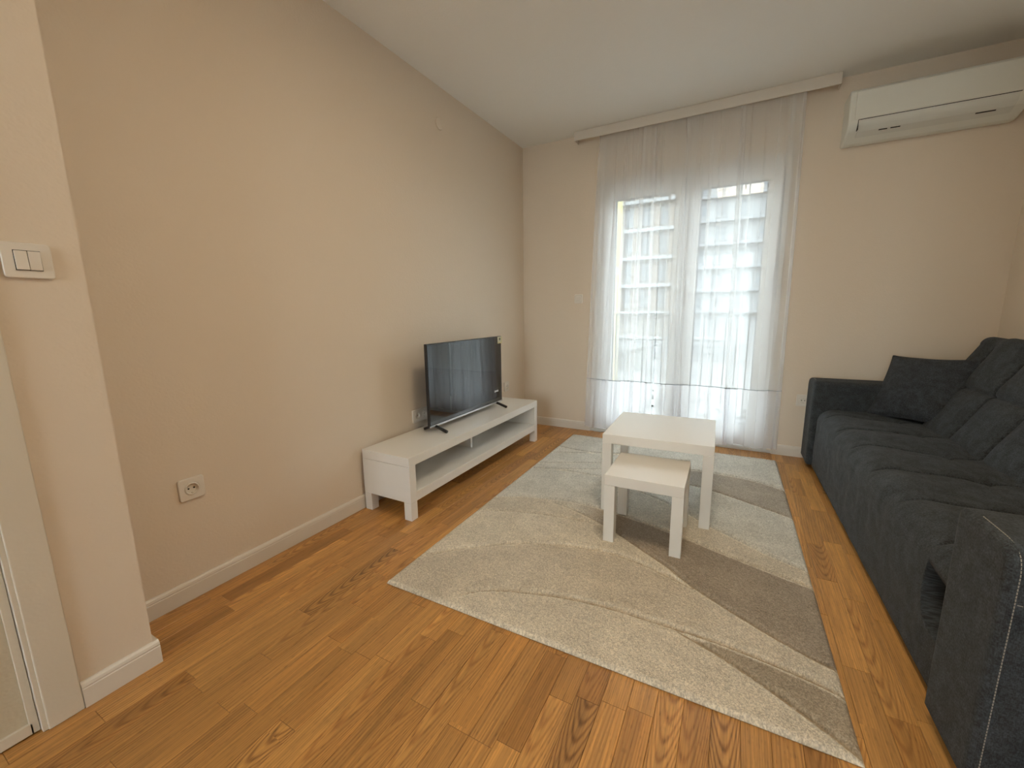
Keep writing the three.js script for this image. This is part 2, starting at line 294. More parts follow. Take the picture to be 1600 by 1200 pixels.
// ---------------------------------------------------------------- pelmet and sheer curtains
{
  const p = thing('curtain_pelmet', 'long white pelmet board under the ceiling above the window', 'pelmet', [1.4215, 2.50, 0]);
  const L = 0.8915;
  part('fascia', bx(-L, L, 0.004, 0.0745, 0.088, 0.1, 0.003), M.trim, p);
  part('top_board', bx(-L, L, 0.052, 0.0745, 0.001, 0.09, 0.002), M.trim, p);
  for (const s of [-1, 1]) part('end_cap', bx(s * L, s * (L - 0.006), 0.006, 0.0745, 0.001, 0.097, 0.002), M.trim, p);
  part('rail', merge([bx(-L + 0.02, L - 0.02, 0.034, 0.052, 0.058, 0.062), bx(-L + 0.02, L - 0.02, 0.034, 0.052, 0.076, 0.08), bx(-L + 0.02, L - 0.02, 0.048, 0.053, 0.058, 0.08)]), M.white, p);

  function curtain(label, tops, bots, folds, sd, nu, outer, pleats) {
    const root = thing('curtain', label, 'curtain', [0, 0, 0]);
    const Y1 = 2.548, Y0 = 0.05, fold = (u) => folds * u + 0.55 * Math.sin(u * 7.1 + sd) + 0.35 * Math.sin(u * 17.3 + 2 * sd) + 0.18 * Math.sin(u * 31 + 3 * sd);
    const cloth = (off) => (u, y) => {
      const v = (Y1 - y) / (Y1 - Y0), uu = u + v * (0.012 * Math.sin(u * 11 + sd) + 0.008 * Math.sin(v * 4 + u * 5 + sd));
      const ph = fold(uu) * Math.PI * 2, x = lerp(lerp(tops[0], tops[1], u), lerp(bots[0], bots[1], u), Math.pow(v, 0.8)), w = (tops[1] - tops[0]) / folds;
      const edge = smoothstep(u, 0, 0.03) * smoothstep(1 - u, 0, 0.03), amp = (0.55 + 0.45 * noise(u * folds * 0.5 + sd * 7, 3.3)) * edge, hold = 1 - 0.45 * Math.exp(-v * 18);
      const z = 0.066 + off + hold * amp * (0.020 * Math.sin(ph) + 0.007 * Math.sin(2.7 * ph + sd + v * 2)) + 0.006 * noise(u * 9 + sd, v * 3) * v;
      let px = 0, pz = 0; const span = lerp(tops[1] - tops[0], bots[1] - bots[0], v);
      for (const [a, b, h] of pleats) { const t = (u - lerp(a, b, v) - 0.004 * Math.sin(v * 6 + a * 40)) * span / (h * 1.5); if (Math.abs(t) < 2) { const k = (1 - t * t / 4) ** 2; px -= 2.1 * h * Math.sin(t * 1.5708) * k; pz += 0.8 * h * k; } }
      return [x + px + w * 0.10 * Math.sin(2 * ph + 0.6) * edge * (0.6 + 0.4 * v), y + (v > 0.98 ? 0.006 * Math.sin(u * 23 + sd) : 0), z + pz];
    };
    const c = cloth(0), h = cloth(0.0022), s = cloth(0.004), seamY = (u) => 0.503 + 0.004 * Math.sin(u * 9 + sd);
    const uvf = (a, b) => (u, v, q) => [u * 2.4, q[1]];
    part('sheer_cloth', grid(nu, 56, (u, v) => c(u, lerp(Y1, Y0, v)), uvf(), true), M.sheer, root);
    part('hem', grid(nu, 14, (u, v) => h(u, lerp(seamY(u), Y0 + 0.002, v)), uvf(), true), M.hem, root, 'doubled hem of the sheer curtain below its seam');
    part('seam', grid(nu, 1, (u, v) => s(u, seamY(u) + 0.0022 - 0.0044 * v), uvf(), true), M.seam, root);
    for (const e of [outer]) part('side_hem', grid(2, 40, (u, v) => { const uu = e ? 1 - 0.016 * u * 0.9 : 0.022 * u * 0.9, q = c(uu, lerp(Y1, Y0, v)); return [q[0], q[1], q[2] + 0.002]; }, uvf(), !e), M.hem, root);
  }
  curtain('narrower white sheer curtain panel on the left part of the window', [0.742, 1.252], [0.655, 1.243], 4, 1.3, 420, 0, [[0.11, 0.11, 0.013], [0.30, 0.27, 0.010], [0.47, 0.48, 0.016], [0.72, 0.70, 0.012], [0.87, 0.90, 0.009]]);
  curtain('wider white sheer curtain panel on the right part of the window', [1.236, 2.135], [1.257, 2.165], 6, 4.2, 640, 1, [[0.08, 0.065, 0.012], [0.205, 0.10, 0.013], [0.265, 0.23, 0.009], [0.39, 0.385, 0.013], [0.49, 0.47, 0.010], [0.595, 0.605, 0.023], [0.69, 0.66, 0.010], [0.83, 0.82, 0.014], [0.92, 0.93, 0.010]]);
}

// ---------------------------------------------------------------- air conditioner
{
  const ac = thing('air_conditioner', 'white split air conditioner high on the wall above the sofa', 'air conditioner', [2.352, 2.135, 0]);
  const W = 0.785, s = new THREE.Shape();
  s.moveTo(0, 0.008); s.lineTo(0, 0.285); s.lineTo(0.15, 0.285); s.quadraticCurveTo(0.19, 0.284, 0.2, 0.26); s.lineTo(0.207, 0.10); s.quadraticCurveTo(0.205, 0.065, 0.17, 0.045); s.lineTo(0.07, 0.006); s.quadraticCurveTo(0.03, 0, 0, 0.008);
  const g = extrude(s, W, 0.012); g.rotateY(-Math.PI / 2); g.scale(-1, 1, 1); // profile depth -> z, length -> x
  swapFaces(g);
  g.translate(0, 0, 0); g.computeBoundingBox(); g.translate(-g.boundingBox.min.x, 0, -g.boundingBox.min.z + 0.001);
  part('body', g, M.acPlastic, ac);
  part('front_panel', bx(0.03, W - 0.03, 0.105, 0.262, 0.196, 0.2115, 0.006), M.acPlastic, ac);
  const fl = new THREE.Shape();   // a thin curved flap lying on the lower front
  fl.moveTo(0.2095, 0.097); fl.quadraticCurveTo(0.2085, 0.066, 0.174, 0.047); fl.lineTo(0.125, 0.0265); fl.lineTo(0.124, 0.0225); fl.lineTo(0.172, 0.042); fl.quadraticCurveTo(0.204, 0.064, 0.2055, 0.097);
  const flap = new THREE.ExtrudeGeometry(fl, { depth: W - 0.11, bevelEnabled: false, curveSegments: 10 }); flap.rotateY(-Math.PI / 2); flap.scale(-1, 1, 1); swapFaces(flap); flap.translate(0.055, 0, 0.001);
  part('flap', flap, M.acShade, ac);
  part('outlet_gap', merge([bx(0.05, W - 0.05, 0.0985, 0.102, 0.2, 0.2095), bx(0.048, 0.0515, 0.045, 0.1, 0.178, 0.2085)]), M.gap, ac);
  for (const [a, b] of [[0.16, 0.20], [0.215, 0.26], [0.58, 0.66]]) part('vane_slot', bx(a, b, 0.036, 0.041, 0.160, 0.1675), M.gap, ac);
}

// ---------------------------------------------------------------- television bench
{
  const L = 1.598, D = 0.345, h = 0.357, b = thing('television_bench', 'long low white television bench with open shelves against the left wall', 'bench', [0.024, 0, 0.495]);
  part('top', bx(0, D, h - 0.051, h, 0, L, 0.0015), M.lacquer, b);
  part('shelf', bx(0.004, D, 0.101, 0.155, 0.0505, L - 0.0505, 0.0015), M.lacquer, b);
  for (const z of [0, L - 0.05]) {
    part('leg', bx(0, 0.05, 0, 0.1005, z, z + 0.05, 0.0015), M.lacquer, b); part('leg', bx(D - 0.05, D, 0, 0.1005, z, z + 0.05, 0.0015), M.lacquer, b);
    part('side_panel', bx(0, D, 0.101, h - 0.0515, z, z + 0.05, 0.0015), M.lacquer, b);
  }
  part('back_panel', bx(0.004, 0.01, 0.155, h - 0.051, 0.05, L - 0.05), M.lacquer, b);
  part('divider', bx(0.01, 0.20, 0.155, h - 0.051, L / 2 - 0.009, L / 2 + 0.009, 0.001), M.lacquer, b);
}

// ---------------------------------------------------------------- television
{
  const tv = thing('television', 'black flat television on two splayed feet on the white bench', 'television', [0.178, 0.3575, 1.236]);
  const W = 0.455, y0 = 0.037, y1 = 0.563;
  part('housing', bx(-0.012, 0.009, y0, y1, -W, W, 0.003), M.tvBlack, tv);
  part('rear_box', bx(-0.06, -0.010, y0 + 0.01, 0.30, -0.40, 0.40, 0.02), M.tvBlack, tv);
  const scr = part('screen', bx(0.0085, 0.0102, y0 + 0.014, y1 - 0.005, -W + 0.005, W - 0.005), M.screen, tv);
  part('bottom_strip', bx(0.006, 0.0125, y0 - 0.001, y0 + 0.0095, -W, W, 0.0015), M.silver, tv, 'thin silver strip below the screen');
  const foot = (z) => {
    const bar = (a, b) => { const dx = b[0] - a[0], dy = b[1] - a[1], l = Math.hypot(dx, dy), g = bx(0, l, -0.008, 0.008, -0.009, 0.009, 0.003); g.rotateZ(Math.atan2(dy, dx)); g.translate(a[0], a[1], z); return g; };
    part('foot', merge([bar([0.0, y0 + 0.003], [0.100, 0.0085]), bar([0.0, y0 + 0.003], [-0.085, 0.0085])]), M.tvBlack, tv);
  };
  foot(0.40); foot(-0.37);
  // energy label that overhangs the corner, and the small pale maker's mark low on the screen (too blurred to read)
  const stk = texture(64, 64, (x, y) => (x > 20 && x < 42 && y > 30 && y < 54 && Math.abs(x - 31) + Math.abs(y - 42) * 0.7 < 15 ? [92, 86, 66] : y < 12 || x > 54 ? [216, 206, 150] : [204, 199, 170]), { srgb: true });
  const sg = new RoundedBoxGeometry(0.0012, 0.052, 0.066, 1, 0.0005);
  part('sticker', sg.translate(0.0112, y1 - 0.031, -W + 0.026), new THREE.MeshStandardMaterial({ map: stk, roughness: 0.6 }), tv, 'pale yellow sticker on the upper corner');
  const mk = new THREE.BufferGeometry();
  const dash = []; let zz = 0; for (const [w, hgt] of [[0.010, 0.017], [0.008, 0.012], [0.010, 0.013], [0.009, 0.012], [0.011, 0.015]]) { dash.push(bx(0.0102, 0.0106, -hgt / 2, hgt / 2, -zz - w, -zz, 0)); zz += w + 0.0025; }
  const mark = merge(dash); mark.rotateX(0.0); mark.translate(0, 0.132, -W + 0.118);
  part('mark', mark, std(0.62, 0.65, 0.68), tv);
}

// ---------------------------------------------------------------- nest of two white tables on the rug
const RUGTOP = 0.015;
function lack(name, label, x, z, turn, L, h) {
  const t = thing(name, label, 'table', [x, RUGTOP - 0.003, z], turn), a = L / 2; h -= 0.002;
  part('tabletop', bx(-a, a, h - 0.05, h, -a, a, 0.0018), M.lacquer, t);
  for (const sx of [-1, 1]) for (const sz of [-1, 1]) part('leg', bx(sx * a, sx * (a - 0.05), 0, h - 0.0505, sz * a, sz * (a - 0.05), 0.0018), M.lacquer, t);
}
lack('side_table', 'larger square white table of the nest standing on the rug', 1.5002, 1.2315, 0.0395, 0.55, 0.44);
lack('side_table', 'smaller square white table tucked in front of the larger one', 1.5105, 1.652, 0.0198, 0.35, 0.34);

// ---------------------------------------------------------------- rug with carved waves
{
  const W = 1.561, L = 2.32, rug = thing('rug', 'cream and taupe shaggy rug with carved wave lines', 'rug', [0.5984, 0, 0.2208], 0.0132);
  // v as a smooth function of u through a few points of each carved line
  const line = (pts) => (u) => {
    const n = pts.length; if (u <= pts[0][0]) { const [a, b] = pts; return a[1] + (u - a[0]) * (b[1] - a[1]) / (b[0] - a[0]); }
    if (u >= pts[n - 1][0]) { const a = pts[n - 2], b = pts[n - 1]; return b[1] + (u - b[0]) * (b[1] - a[1]) / (b[0] - a[0]); }
    let k = 0; while (u > pts[k + 1][0]) k++;
    const p0 = pts[Math.max(k - 1, 0)], p1 = pts[k], p2 = pts[k + 1], p3 = pts[Math.min(k + 2, n - 1)], h = p2[0] - p1[0], t = (u - p1[0]) / h;
    const m1 = (p2[1] - p0[1]) / (p2[0] - p0[0]) * h, m2 = (p3[1] - p1[1]) / (p3[0] - p1[0]) * h, t2 = t * t, t3 = t2 * t;
    return (2 * t3 - 3 * t2 + 1) * p1[1] + (t3 - 2 * t2 + t) * m1 + (-2 * t3 + 3 * t2) * p2[1] + (t3 - t2) * m2;
  };
  const C1 = line([[0.27, 2.31], [0.38, 2.19], [0.56, 2.115], [0.78, 2.065], [1.04, 2.055], [1.25, 2.06], [1.47, 2.09], [1.57, 2.12]]);
  const CL = line([[1.10, 2.063], [1.2, 2.098], [1.3, 2.145], [1.4, 2.2], [1.5, 2.262], [1.57, 2.31]]);
  const C2 = line([[0.02, 2.1], [0.1, 2.015], [0.22, 1.915], [0.34, 1.83], [0.47, 1.77], [0.62, 1.725], [0.77, 1.705], [0.92, 1.725], [1.04, 1.765], [1.14, 1.80]]);
  const C3 = line([[0.31, 1.325], [0.5, 1.38], [0.68, 1.46], [0.89, 1.6], [1.02, 1.69], [1.14, 1.79], [1.35, 1.92], [1.49, 1.99], [1.57, 2.02]]);
  const C4 = line([[0, 1.64], [0.1, 1.58], [0.23, 1.53], [0.36, 1.5], [0.52, 1.478], [0.70, 1.475]]);
  const C5 = line([[0, 1.42], [0.14, 1.35], [0.3, 1.31], [0.47, 1.285], [0.62, 1.295], [0.84, 1.34], [1.08, 1.415], [1.22, 1.47], [1.4, 1.535], [1.57, 1.59]]);
  const C6 = line([[0.62, 0.92], [0.76, 0.965], [0.9, 1.035], [1.07, 1.15], [1.17, 1.235], [1.29, 1.315], [1.42, 1.4], [1.57, 1.475]]);
  const C7 = line([[0.02, 0.905], [0.14, 0.86], [0.32, 0.845], [0.49, 0.84], [0.78, 0.775], [1.04, 0.735], [1.18, 0.77], [1.37, 0.86], [1.57, 0.965]]);
  const C8 = line([[0.02, 0.9], [0.3, 0.79], [0.46, 0.715], [0.74, 0.59], [1.02, 0.465], [1.17, 0.455], [1.34, 0.475], [1.47, 0.52], [1.57, 0.58]]);
  const C9 = line([[0.03, 0.78], [0.43, 0.6], [0.8, 0.46]]), C10 = line([[0, 0.54], [0.19, 0.47], [0.37, 0.385], [0.6, 0.30]]), C11 = line([[0, 0.37], [0.2, 0.40], [0.37, 0.385], [0.7, 0.33], [1.1, 0.26]]);
  const CA = line([[0.4, 0.06], [0.8, 0.16], [1.2, 0.24], [1.57, 0.28]]);
  const lines = [[C1, 0.3, 1.6], [CL, 1.08, 1.6], [C2, 0, 1.14], [C3, 0.3, 1.6], [C4, 0, 0.71], [C5, 0, 1.6], [C6, 0.66, 1.6], [C7, 0, 1.6], [C8, 0, 1.6], [C9, 0, 0.8], [C10, 0, 0.5], [C11, 0, 1.0]];
  const pale = [1.0, 0.93, 0.79], cream = [0.88, 0.795, 0.655], cream2 = [0.80, 0.715, 0.585], grey = [0.80, 0.77, 0.69], tan = [0.80, 0.72, 0.59], taupe = [0.46, 0.385, 0.305], taupe2 = [0.50, 0.42, 0.32];  // pale doubles as outline yarn and painted window light on each groove edge
  const mix = (a, b, t) => a.map((x, i) => lerp(x, b[i], t));
  function colour(u, v) {
    if (v > C1(u)) return u > 1.1 && v < CL(u) ? taupe2 : cream;
    const low = u < 1.1 ? C2(u) : C3(u); if (v > low) return cream2;
    if (u > 0.31 && v > C3(u)) return u < 0.7 && v < C4(u) ? tan : cream;
    if (u <= 0.31 && v > C4(u)) return cream;
    if (v > C5(u)) return u < 0.31 ? tan : mix(mix(grey, tan, 0.5), taupe, smoothstep(u, 0.45, 0.75));
    if (v > C6(u) && u > 0.62) return mix(grey, tan, smoothstep(u, 0.62, 1.1));
    if (v > C7(u)) return grey;
    if (v > C8(u)) return mix(grey, taupe, smoothstep(u, 0.5, 0.95) * 0.8);
    return grey;
  }
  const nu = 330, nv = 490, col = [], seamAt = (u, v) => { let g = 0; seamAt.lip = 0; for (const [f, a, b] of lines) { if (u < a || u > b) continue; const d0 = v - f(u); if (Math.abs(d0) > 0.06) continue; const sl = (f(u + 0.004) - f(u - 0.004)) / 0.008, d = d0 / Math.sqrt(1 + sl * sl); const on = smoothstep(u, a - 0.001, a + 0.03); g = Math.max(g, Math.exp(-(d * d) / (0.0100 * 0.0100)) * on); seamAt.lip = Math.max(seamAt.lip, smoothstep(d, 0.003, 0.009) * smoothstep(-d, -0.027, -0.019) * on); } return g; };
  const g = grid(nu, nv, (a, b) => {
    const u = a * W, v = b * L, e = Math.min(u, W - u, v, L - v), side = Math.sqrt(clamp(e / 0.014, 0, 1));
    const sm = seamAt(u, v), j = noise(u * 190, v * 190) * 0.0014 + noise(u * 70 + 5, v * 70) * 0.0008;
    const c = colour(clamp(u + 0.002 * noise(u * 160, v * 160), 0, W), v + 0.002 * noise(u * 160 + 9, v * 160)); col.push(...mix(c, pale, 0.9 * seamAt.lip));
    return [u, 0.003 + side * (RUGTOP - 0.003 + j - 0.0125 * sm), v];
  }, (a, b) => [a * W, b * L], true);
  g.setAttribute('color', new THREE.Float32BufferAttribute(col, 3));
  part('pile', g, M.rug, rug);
  part('backing', bx(0.001, W - 0.001, 0.0005, 0.0035, 0.001, L - 0.001), M.rugBack, rug);
}

// ---------------------------------------------------------------- sofa
const seams = [-0.84, -0.51, -0.18, 0.15, 0.475, 0.80];
const seamD = (z) => { let d = 9; for (const s of seams) d = Math.min(d, Math.abs(z - s)); return d; };
{
  const sofa = thing('sofa', 'dark grey tufted fabric sofa along the right wall', 'sofa', [2.345, 0, 1.258], 0.018);
  const half = 1.012;
  // seat: a closed profile swept along z, with bulging tufts between the seams
  const prof = []; // [x, y, nx, ny, s] s = distance from the front edge along the top, negative on the front face
  for (let i = 0; i <= 34; i++) prof.push([0.03, lerp(0.035, 0.345, i / 34), -1, 0, -0.12 - (1 - i / 34) * 0.31]);
  for (let i = 1; i <= 12; i++) { const a = i / 12 * Math.PI / 2; prof.push([0.03 + 0.095 * (1 - Math.cos(a)), 0.345 + 0.095 * Math.sin(a), -Math.cos(a), Math.sin(a), -0.12 + 0.12 * i / 12]); }
  for (let i = 1; i <= 60; i++) prof.push([0.125 + 0.52 * i / 60, 0.44 - 0.015 * i / 60, 0, 1, 0.52 * i / 60]);
  prof.push([0.66, 0.40, 1, 0, 9], [0.66, 0.035, 1, 0, 9], [0.03, 0.035, 0, -1, 9]);
  const np = prof.length - 1;
  const seat = grid(np, 760, (a, b) => {
    const [x, y, nx, ny, s] = prof[Math.round(a * np)], z = lerp(-half, half, b), d = seamD(z); let D = 0;
    if (s < 5) {
      const w = smoothstep(s, -0.075, -0.03) * (1 - 0.4 * Math.exp(-((s - 0.40) ** 2) / 0.002)), wob = 0.006 * noise(s * 14, Math.round(z * 3) * 3.1);
      const dd = Math.abs(d + wob);
      D -= 0.004 * Math.cos(Math.min(d, 0.165) / 0.165 * Math.PI) * smoothstep(s, -0.14, 0.0);
      D -= (0.020 * Math.exp(-(dd * dd) / (0.005 * 0.005)) + 0.006 * Math.exp(-(dd * dd) / (0.022 * 0.022))) * w;
      D -= 0.014 * Math.exp(-((s - 0.27) ** 2) / (0.03 * 0.03) - d * d / (0.045 * 0.045));
      D -= 0.006 * Math.exp(-((s - 0.27) ** 2) / (0.012 * 0.012)) * (0.3 + 0.7 * smoothstep(0.12 - d, 0, 0.1));
      D += 0.006 * noise(z * 6, s * 6 + 3) * smoothstep(s, -0.3, 0) + 0.003 * noise(z * 17 + 4, s * 15);
      const e = ((y - 0.30) / 0.115) ** 2 + ((z - 0.905) / 0.10) ** 2;   // the hollow hand pocket at the near end of the front
      if (s < -0.11) D -= 0.075 * smoothstep(1.1 - e, 0, 0.18) * (1 - 0.3 * Math.exp(-((z - 0.88) ** 2) / 0.0004));
      const end = Math.min(z + half, half - z); D -= 0.014 * Math.exp(-end / 0.015);
    }
    return [x + nx * D, y + ny * D, z];
  }, (a, b, q) => [q[2], prof[Math.round(a * np)][4] < 5 ? prof[Math.round(a * np)][4] : q[1]], true);
  const cap = (z, flip) => { const s = new THREE.Shape(prof.map((q) => new THREE.Vector2(q[0], q[1]))); const g = new THREE.ShapeGeometry(s); g.translate(0, 0, z); if (!flip) return g; const p = g.index.array; for (let i = 0; i < p.length; i += 3) [p[i], p[i + 1]] = [p[i + 1], p[i]]; g.attributes.normal.array.forEach((v, i, A) => { A[i] = -v; }); return g; };
  part('seat', seat, M.sofa, sofa);
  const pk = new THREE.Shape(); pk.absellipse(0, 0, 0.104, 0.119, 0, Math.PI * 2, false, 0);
  part('pocket_shade', new THREE.ExtrudeGeometry(pk, { depth: 0.004, bevelEnabled: false, curveSegments: 24 }).rotateY(-Math.PI / 2).translate(0.092, 0.30, 0.905), M.gap, sofa, 'black oval disc painting the shade inside the hand pocket in the seat front');  // black disc standing in for shade at the bottom of the hollow
  // backrest: a reclined slab with one cross seam and the same upright seams
  const bp = [];
  const F = (t) => [lerp(0.495, 0.755, t), lerp(0.40, 0.885, t)], nrm = [-0.881, 0.472];
  for (let i = 0; i <= 56; i++) bp.push([...F(i / 56), ...nrm, i / 56]);
  for (let i = 1; i <= 8; i++) { const a = i / 8, an = lerp(2.65, 1.57, a); bp.push([0.755 + 0.035 - 0.035 * Math.cos(a * 1.57), 0.885 + 0.04 * Math.sin(a * 1.57), Math.cos(an), Math.sin(an), 1 + a * 0.1]); }
  bp.push([0.865, 0.920, 0.3, 0.9, 9], [0.875, 0.90, 1, 0, 9], [0.875, 0.10, 1, 0, 9], [0.66, 0.10, 0, -1, 9], [0.495, 0.40, -1, 0, 9]);
  const nb = bp.length - 1, hb = 0.99;
  const back = grid(nb, 640, (a, b) => {
    const [x, y, nx, ny, t] = bp[Math.round(a * nb)]; let z = lerp(-hb, hb, b), D = 0; const d = seamD(z);
    if (t < 5) {
      const h = Math.abs(t - 0.55) * 0.55;
      D += 0.010 * smoothstep(d, 0, 0.1) * smoothstep(h, 0, 0.09);
      D -= (0.016 * Math.exp(-(d * d) / (0.007 * 0.007)) + 0.006 * Math.exp(-(d * d) / (0.025 * 0.025))) * smoothstep(1.04 - t, 0, 0.2);
      D -= 0.016 * Math.exp(-(h * h) / (0.008 * 0.008)) + 0.008 * Math.exp(-(h * h) / (0.03 * 0.03));
      D += 0.004 * noise(z * 8 + 3, t * 5);
      const end = Math.min(z + hb, hb - z); D -= 0.014 * Math.exp(-end / 0.012);
    }
    return [x + nx * D, y + ny * D, z];
  }, (a, b, q) => [q[2], q[1]], true);
  part('backrest', back, M.sofa, sofa);
  const bcap = (z, flip) => { const s = new THREE.Shape(bp.map((q) => new THREE.Vector2(q[0], q[1]))); const g = new THREE.ShapeGeometry(s); g.translate(0, 0, z); if (flip) { const p = g.index.array; for (let i = 0; i < p.length; i += 3) [p[i], p[i + 1]] = [p[i + 1], p[i]]; const A = g.attributes.normal.array; for (let i = 0; i < A.length; i++) A[i] = -A[i]; } return g; };
  part('backrest_side', bcap(-hb + 0.001, true), M.sofa, sofa); part('backrest_side', bcap(hb - 0.001, false), M.sofa, sofa);
  // arms: the outer top edge is a big round, the inner one small
  const arm = (s) => { // s = 1 near arm (outer side towards +z), -1 far arm
    const w = 0.23, h = 0.590, sh = new THREE.Shape(), R = 0.06, r = 0.03;
    sh.moveTo(0, 0); sh.lineTo(0, h - r); sh.quadraticCurveTo(0, h, r, h); sh.lineTo(w - R, h); sh.quadraticCurveTo(w, h, w, h - R); sh.lineTo(w, 0); sh.lineTo(0, 0);
    let g = extrude(sh, 0.875, 0.018);                       // x = across, y = up, z = length
    g.rotateY(Math.PI / 2);                                  // length -> +x, across -> -z
    g = metric(g);
    if (s > 0) { g.scale(1, 1, -1); swapFaces(g); }
    g.translate(-0.002, 0.03, s * (half - 0.006));
    const a = part('armrest', g, M.sofa, sofa);
    const zo = s * (half - 0.006 + w), X = 0.0165, Y = h + 0.0305, seamPts = [[0.16, Y], [0.09, Y], [0.055, Y - 0.001], [0.03, Y - 0.007], [0.010, Y - 0.022], [0.001, Y - 0.05], [-0.0005, Y - 0.09], [-0.0005, 0.30], [-0.0005, 0.05]];
    const curve = new THREE.CatmullRomCurve3(seamPts.map(([q, y]) => new THREE.Vector3(X, y, zo - s * q)), false, 'centripetal');
    const tubes = []; const N = 90; // stitches: short raised dashes
    for (let k = 0; k < N; k++) { const p = curve.getPointAt(k / N), q = curve.getPointAt((k + 0.72) / N); tubes.push(new THREE.TubeGeometry(new THREE.LineCurve3(p, q), 1, 0.0011, 5)); }
    for (let k = 0; k < 70; k++) { const x = 0.02 + k * 0.012; tubes.push(new THREE.TubeGeometry(new THREE.LineCurve3(new THREE.Vector3(x, 0.50, zo + s * 0.0004), new THREE.Vector3(x + 0.0085, 0.50, zo + s * 0.0004)), 1, 0.001, 5)); }
    part('stitching', mergeGeometries(tubes), M.thread, a, 'pale stitching along the outer edge of the armrest');
  };
  arm(-1); arm(1);
  for (const x of [0.06, 0.80]) for (const z of [-1.13, 1.13]) part('foot', bx(x - 0.03, x + 0.03, 0, 0.034, z - 0.03, z + 0.03, 0.004), M.foot, sofa);
}

// ---------------------------------------------------------------- cushion on the sofa
{
  const c = new THREE.Vector3(2.839, 0.618, 0.325), u = new THREE.Vector3(0.737, 0.036, 0.675).normalize(), v0 = new THREE.Vector3(0.321, 0.861, -0.395), n = new THREE.Vector3().crossVectors(u, v0).normalize(), v = new THREE.Vector3().crossVectors(n, u);
  const S = 0.215, face = (s) => grid(36, 36, (a, b) => {
    const x = a * 2 - 1, y = b * 2 - 1, ex = 1 - x * x, ey = 1 - y * y, t = 0.075 * Math.pow(Math.max(ex, 0), 0.5) * Math.pow(Math.max(ey, 0), 0.5) * (1 + 0.05 * noise(x * 3 + 7, y * 3));
    const pin = (q, o) => q * (1 - 0.07 * (1 - o * o)); // sides drawn in between the corners
    return [pin(x, y) * S, pin(y, x) * S, s * t + 0.004 * noise(x * 2.5, y * 2.5 + 11)];
  }, (a, b) => [a * 0.43, b * 0.43], s < 0);
  const g = mergeGeometries([face(1), face(-1)]);
  const p = thing('cushion', 'dark grey square cushion leaning in the far sofa corner', 'cushion', [c.x, c.y, c.z]);
  p.quaternion.setFromRotationMatrix(new THREE.Matrix4().makeBasis(u, v, n));
  part('cover', g, M.pillow, p);
  const e = []; for (let i = 0; i <= 80; i++) { const k = i / 20, sd = Math.floor(k) % 4, t = (k % 1) * 2 - 1, q = 1 - 0.07 * (1 - t * t); e.push(sd === 0 ? [t, -q] : sd === 1 ? [q, t] : sd === 2 ? [-t, q] : [-q, -t]); }
  part('piping', new THREE.TubeGeometry(new THREE.CatmullRomCurve3(e.slice(0, 80).map(([x, y]) => new THREE.Vector3(x * S, y * S, 0.004 * noise(x * 2.5, y * 2.5 + 11))), true, 'catmullrom', 0.3), 160, 0.0025, 6, true), M.pillow, p);
}

// ---------------------------------------------------------------- sockets, switches and the covered cable hole
// built facing +z, then turned
const disc = (r, d, seg = 28) => new THREE.CylinderGeometry(r, r, d, seg).rotateX(Math.PI / 2);
function plate(w, h, d = 0.009) { // a cover plate with soft edges
  const s = new THREE.Shape(), r = 0.009; const x = w / 2, y = h / 2;
  s.moveTo(-x + r, -y); s.lineTo(x - r, -y); s.quadraticCurveTo(x, -y, x, -y + r); s.lineTo(x, y - r); s.quadraticCurveTo(x, y, x - r, y); s.lineTo(-x + r, y); s.quadraticCurveTo(-x, y, -x, y - r); s.lineTo(-x, -y + r); s.quadraticCurveTo(-x, -y, -x + r, -y);
  return extrude(s, d, 0.003);
}
function socketUnit(t, dx) {
  const pts = [[0.0001, 0.0015], [0.017, 0.0015], [0.0185, 0.002], [0.0195, 0.0118], [0.0215, 0.0128], [0.0245, 0.0122], [0.0255, 0.0085]];
  part('socket_well', new THREE.LatheGeometry(pts.map(([r, y]) => new THREE.Vector2(r, y)), 36).rotateX(Math.PI / 2).translate(dx, 0, 0), M.plastic, t);
  for (const s of [-1, 1]) part('contact_hole', disc(0.0032, 0.0012, 14).translate(dx + s * 0.0095, 0, 0.0022), M.hole, t);
  for (const s of [-1, 1]) part('earth_clip', bx(dx - 0.0025, dx + 0.0025, s * 0.0185, s * 0.0160, 0.002, 0.011, 0.0006), M.clip, t);
}
function socketPlate(w, h, holes) { // plate with round openings for the wells
  const s = new THREE.Shape(), r = 0.009, x = w / 2, y = h / 2;
  s.moveTo(-x + r, -y); s.lineTo(x - r, -y); s.quadraticCurveTo(x, -y, x, -y + r); s.lineTo(x, y - r); s.quadraticCurveTo(x, y, x - r, y); s.lineTo(-x + r, y); s.quadraticCurveTo(-x, y, -x, y - r); s.lineTo(-x, -y + r); s.quadraticCurveTo(-x, -y, -x + r, -y);
  for (const hx of holes) { const p = new THREE.Path(); p.absarc(hx, 0, 0.0245, 0, Math.PI * 2, true); s.holes.push(p); }
  return new THREE.ExtrudeGeometry(s, { depth: 0.006, bevelEnabled: true, bevelSize: 0.003, bevelThickness: 0.004, bevelSegments: 3, bevelOffset: -0.003, curveSegments: 24 });
}
function socket(label, pos, turn, units, w) {
  const t = thing('wall_socket', label, 'socket', pos, turn), xs = units === 1 ? [0] : [-0.0355, 0.0355];
  part('cover_plate', socketPlate(w, 0.086, xs), M.plastic, t);
  for (const x of xs) socketUnit(t, x);
}
const onLeft = Math.PI / 2;
socket('single white wall socket low on the left wall near the door', [0, 0.445, 2.911], onLeft, 1, 0.088);
socket('double white wall socket behind the near end of the television', [0, 0.435, 1.567], onLeft, 2, 0.157);
socket('single white wall socket beyond the far end of the television', [0, 0.432, 0.378], onLeft, 1, 0.086);
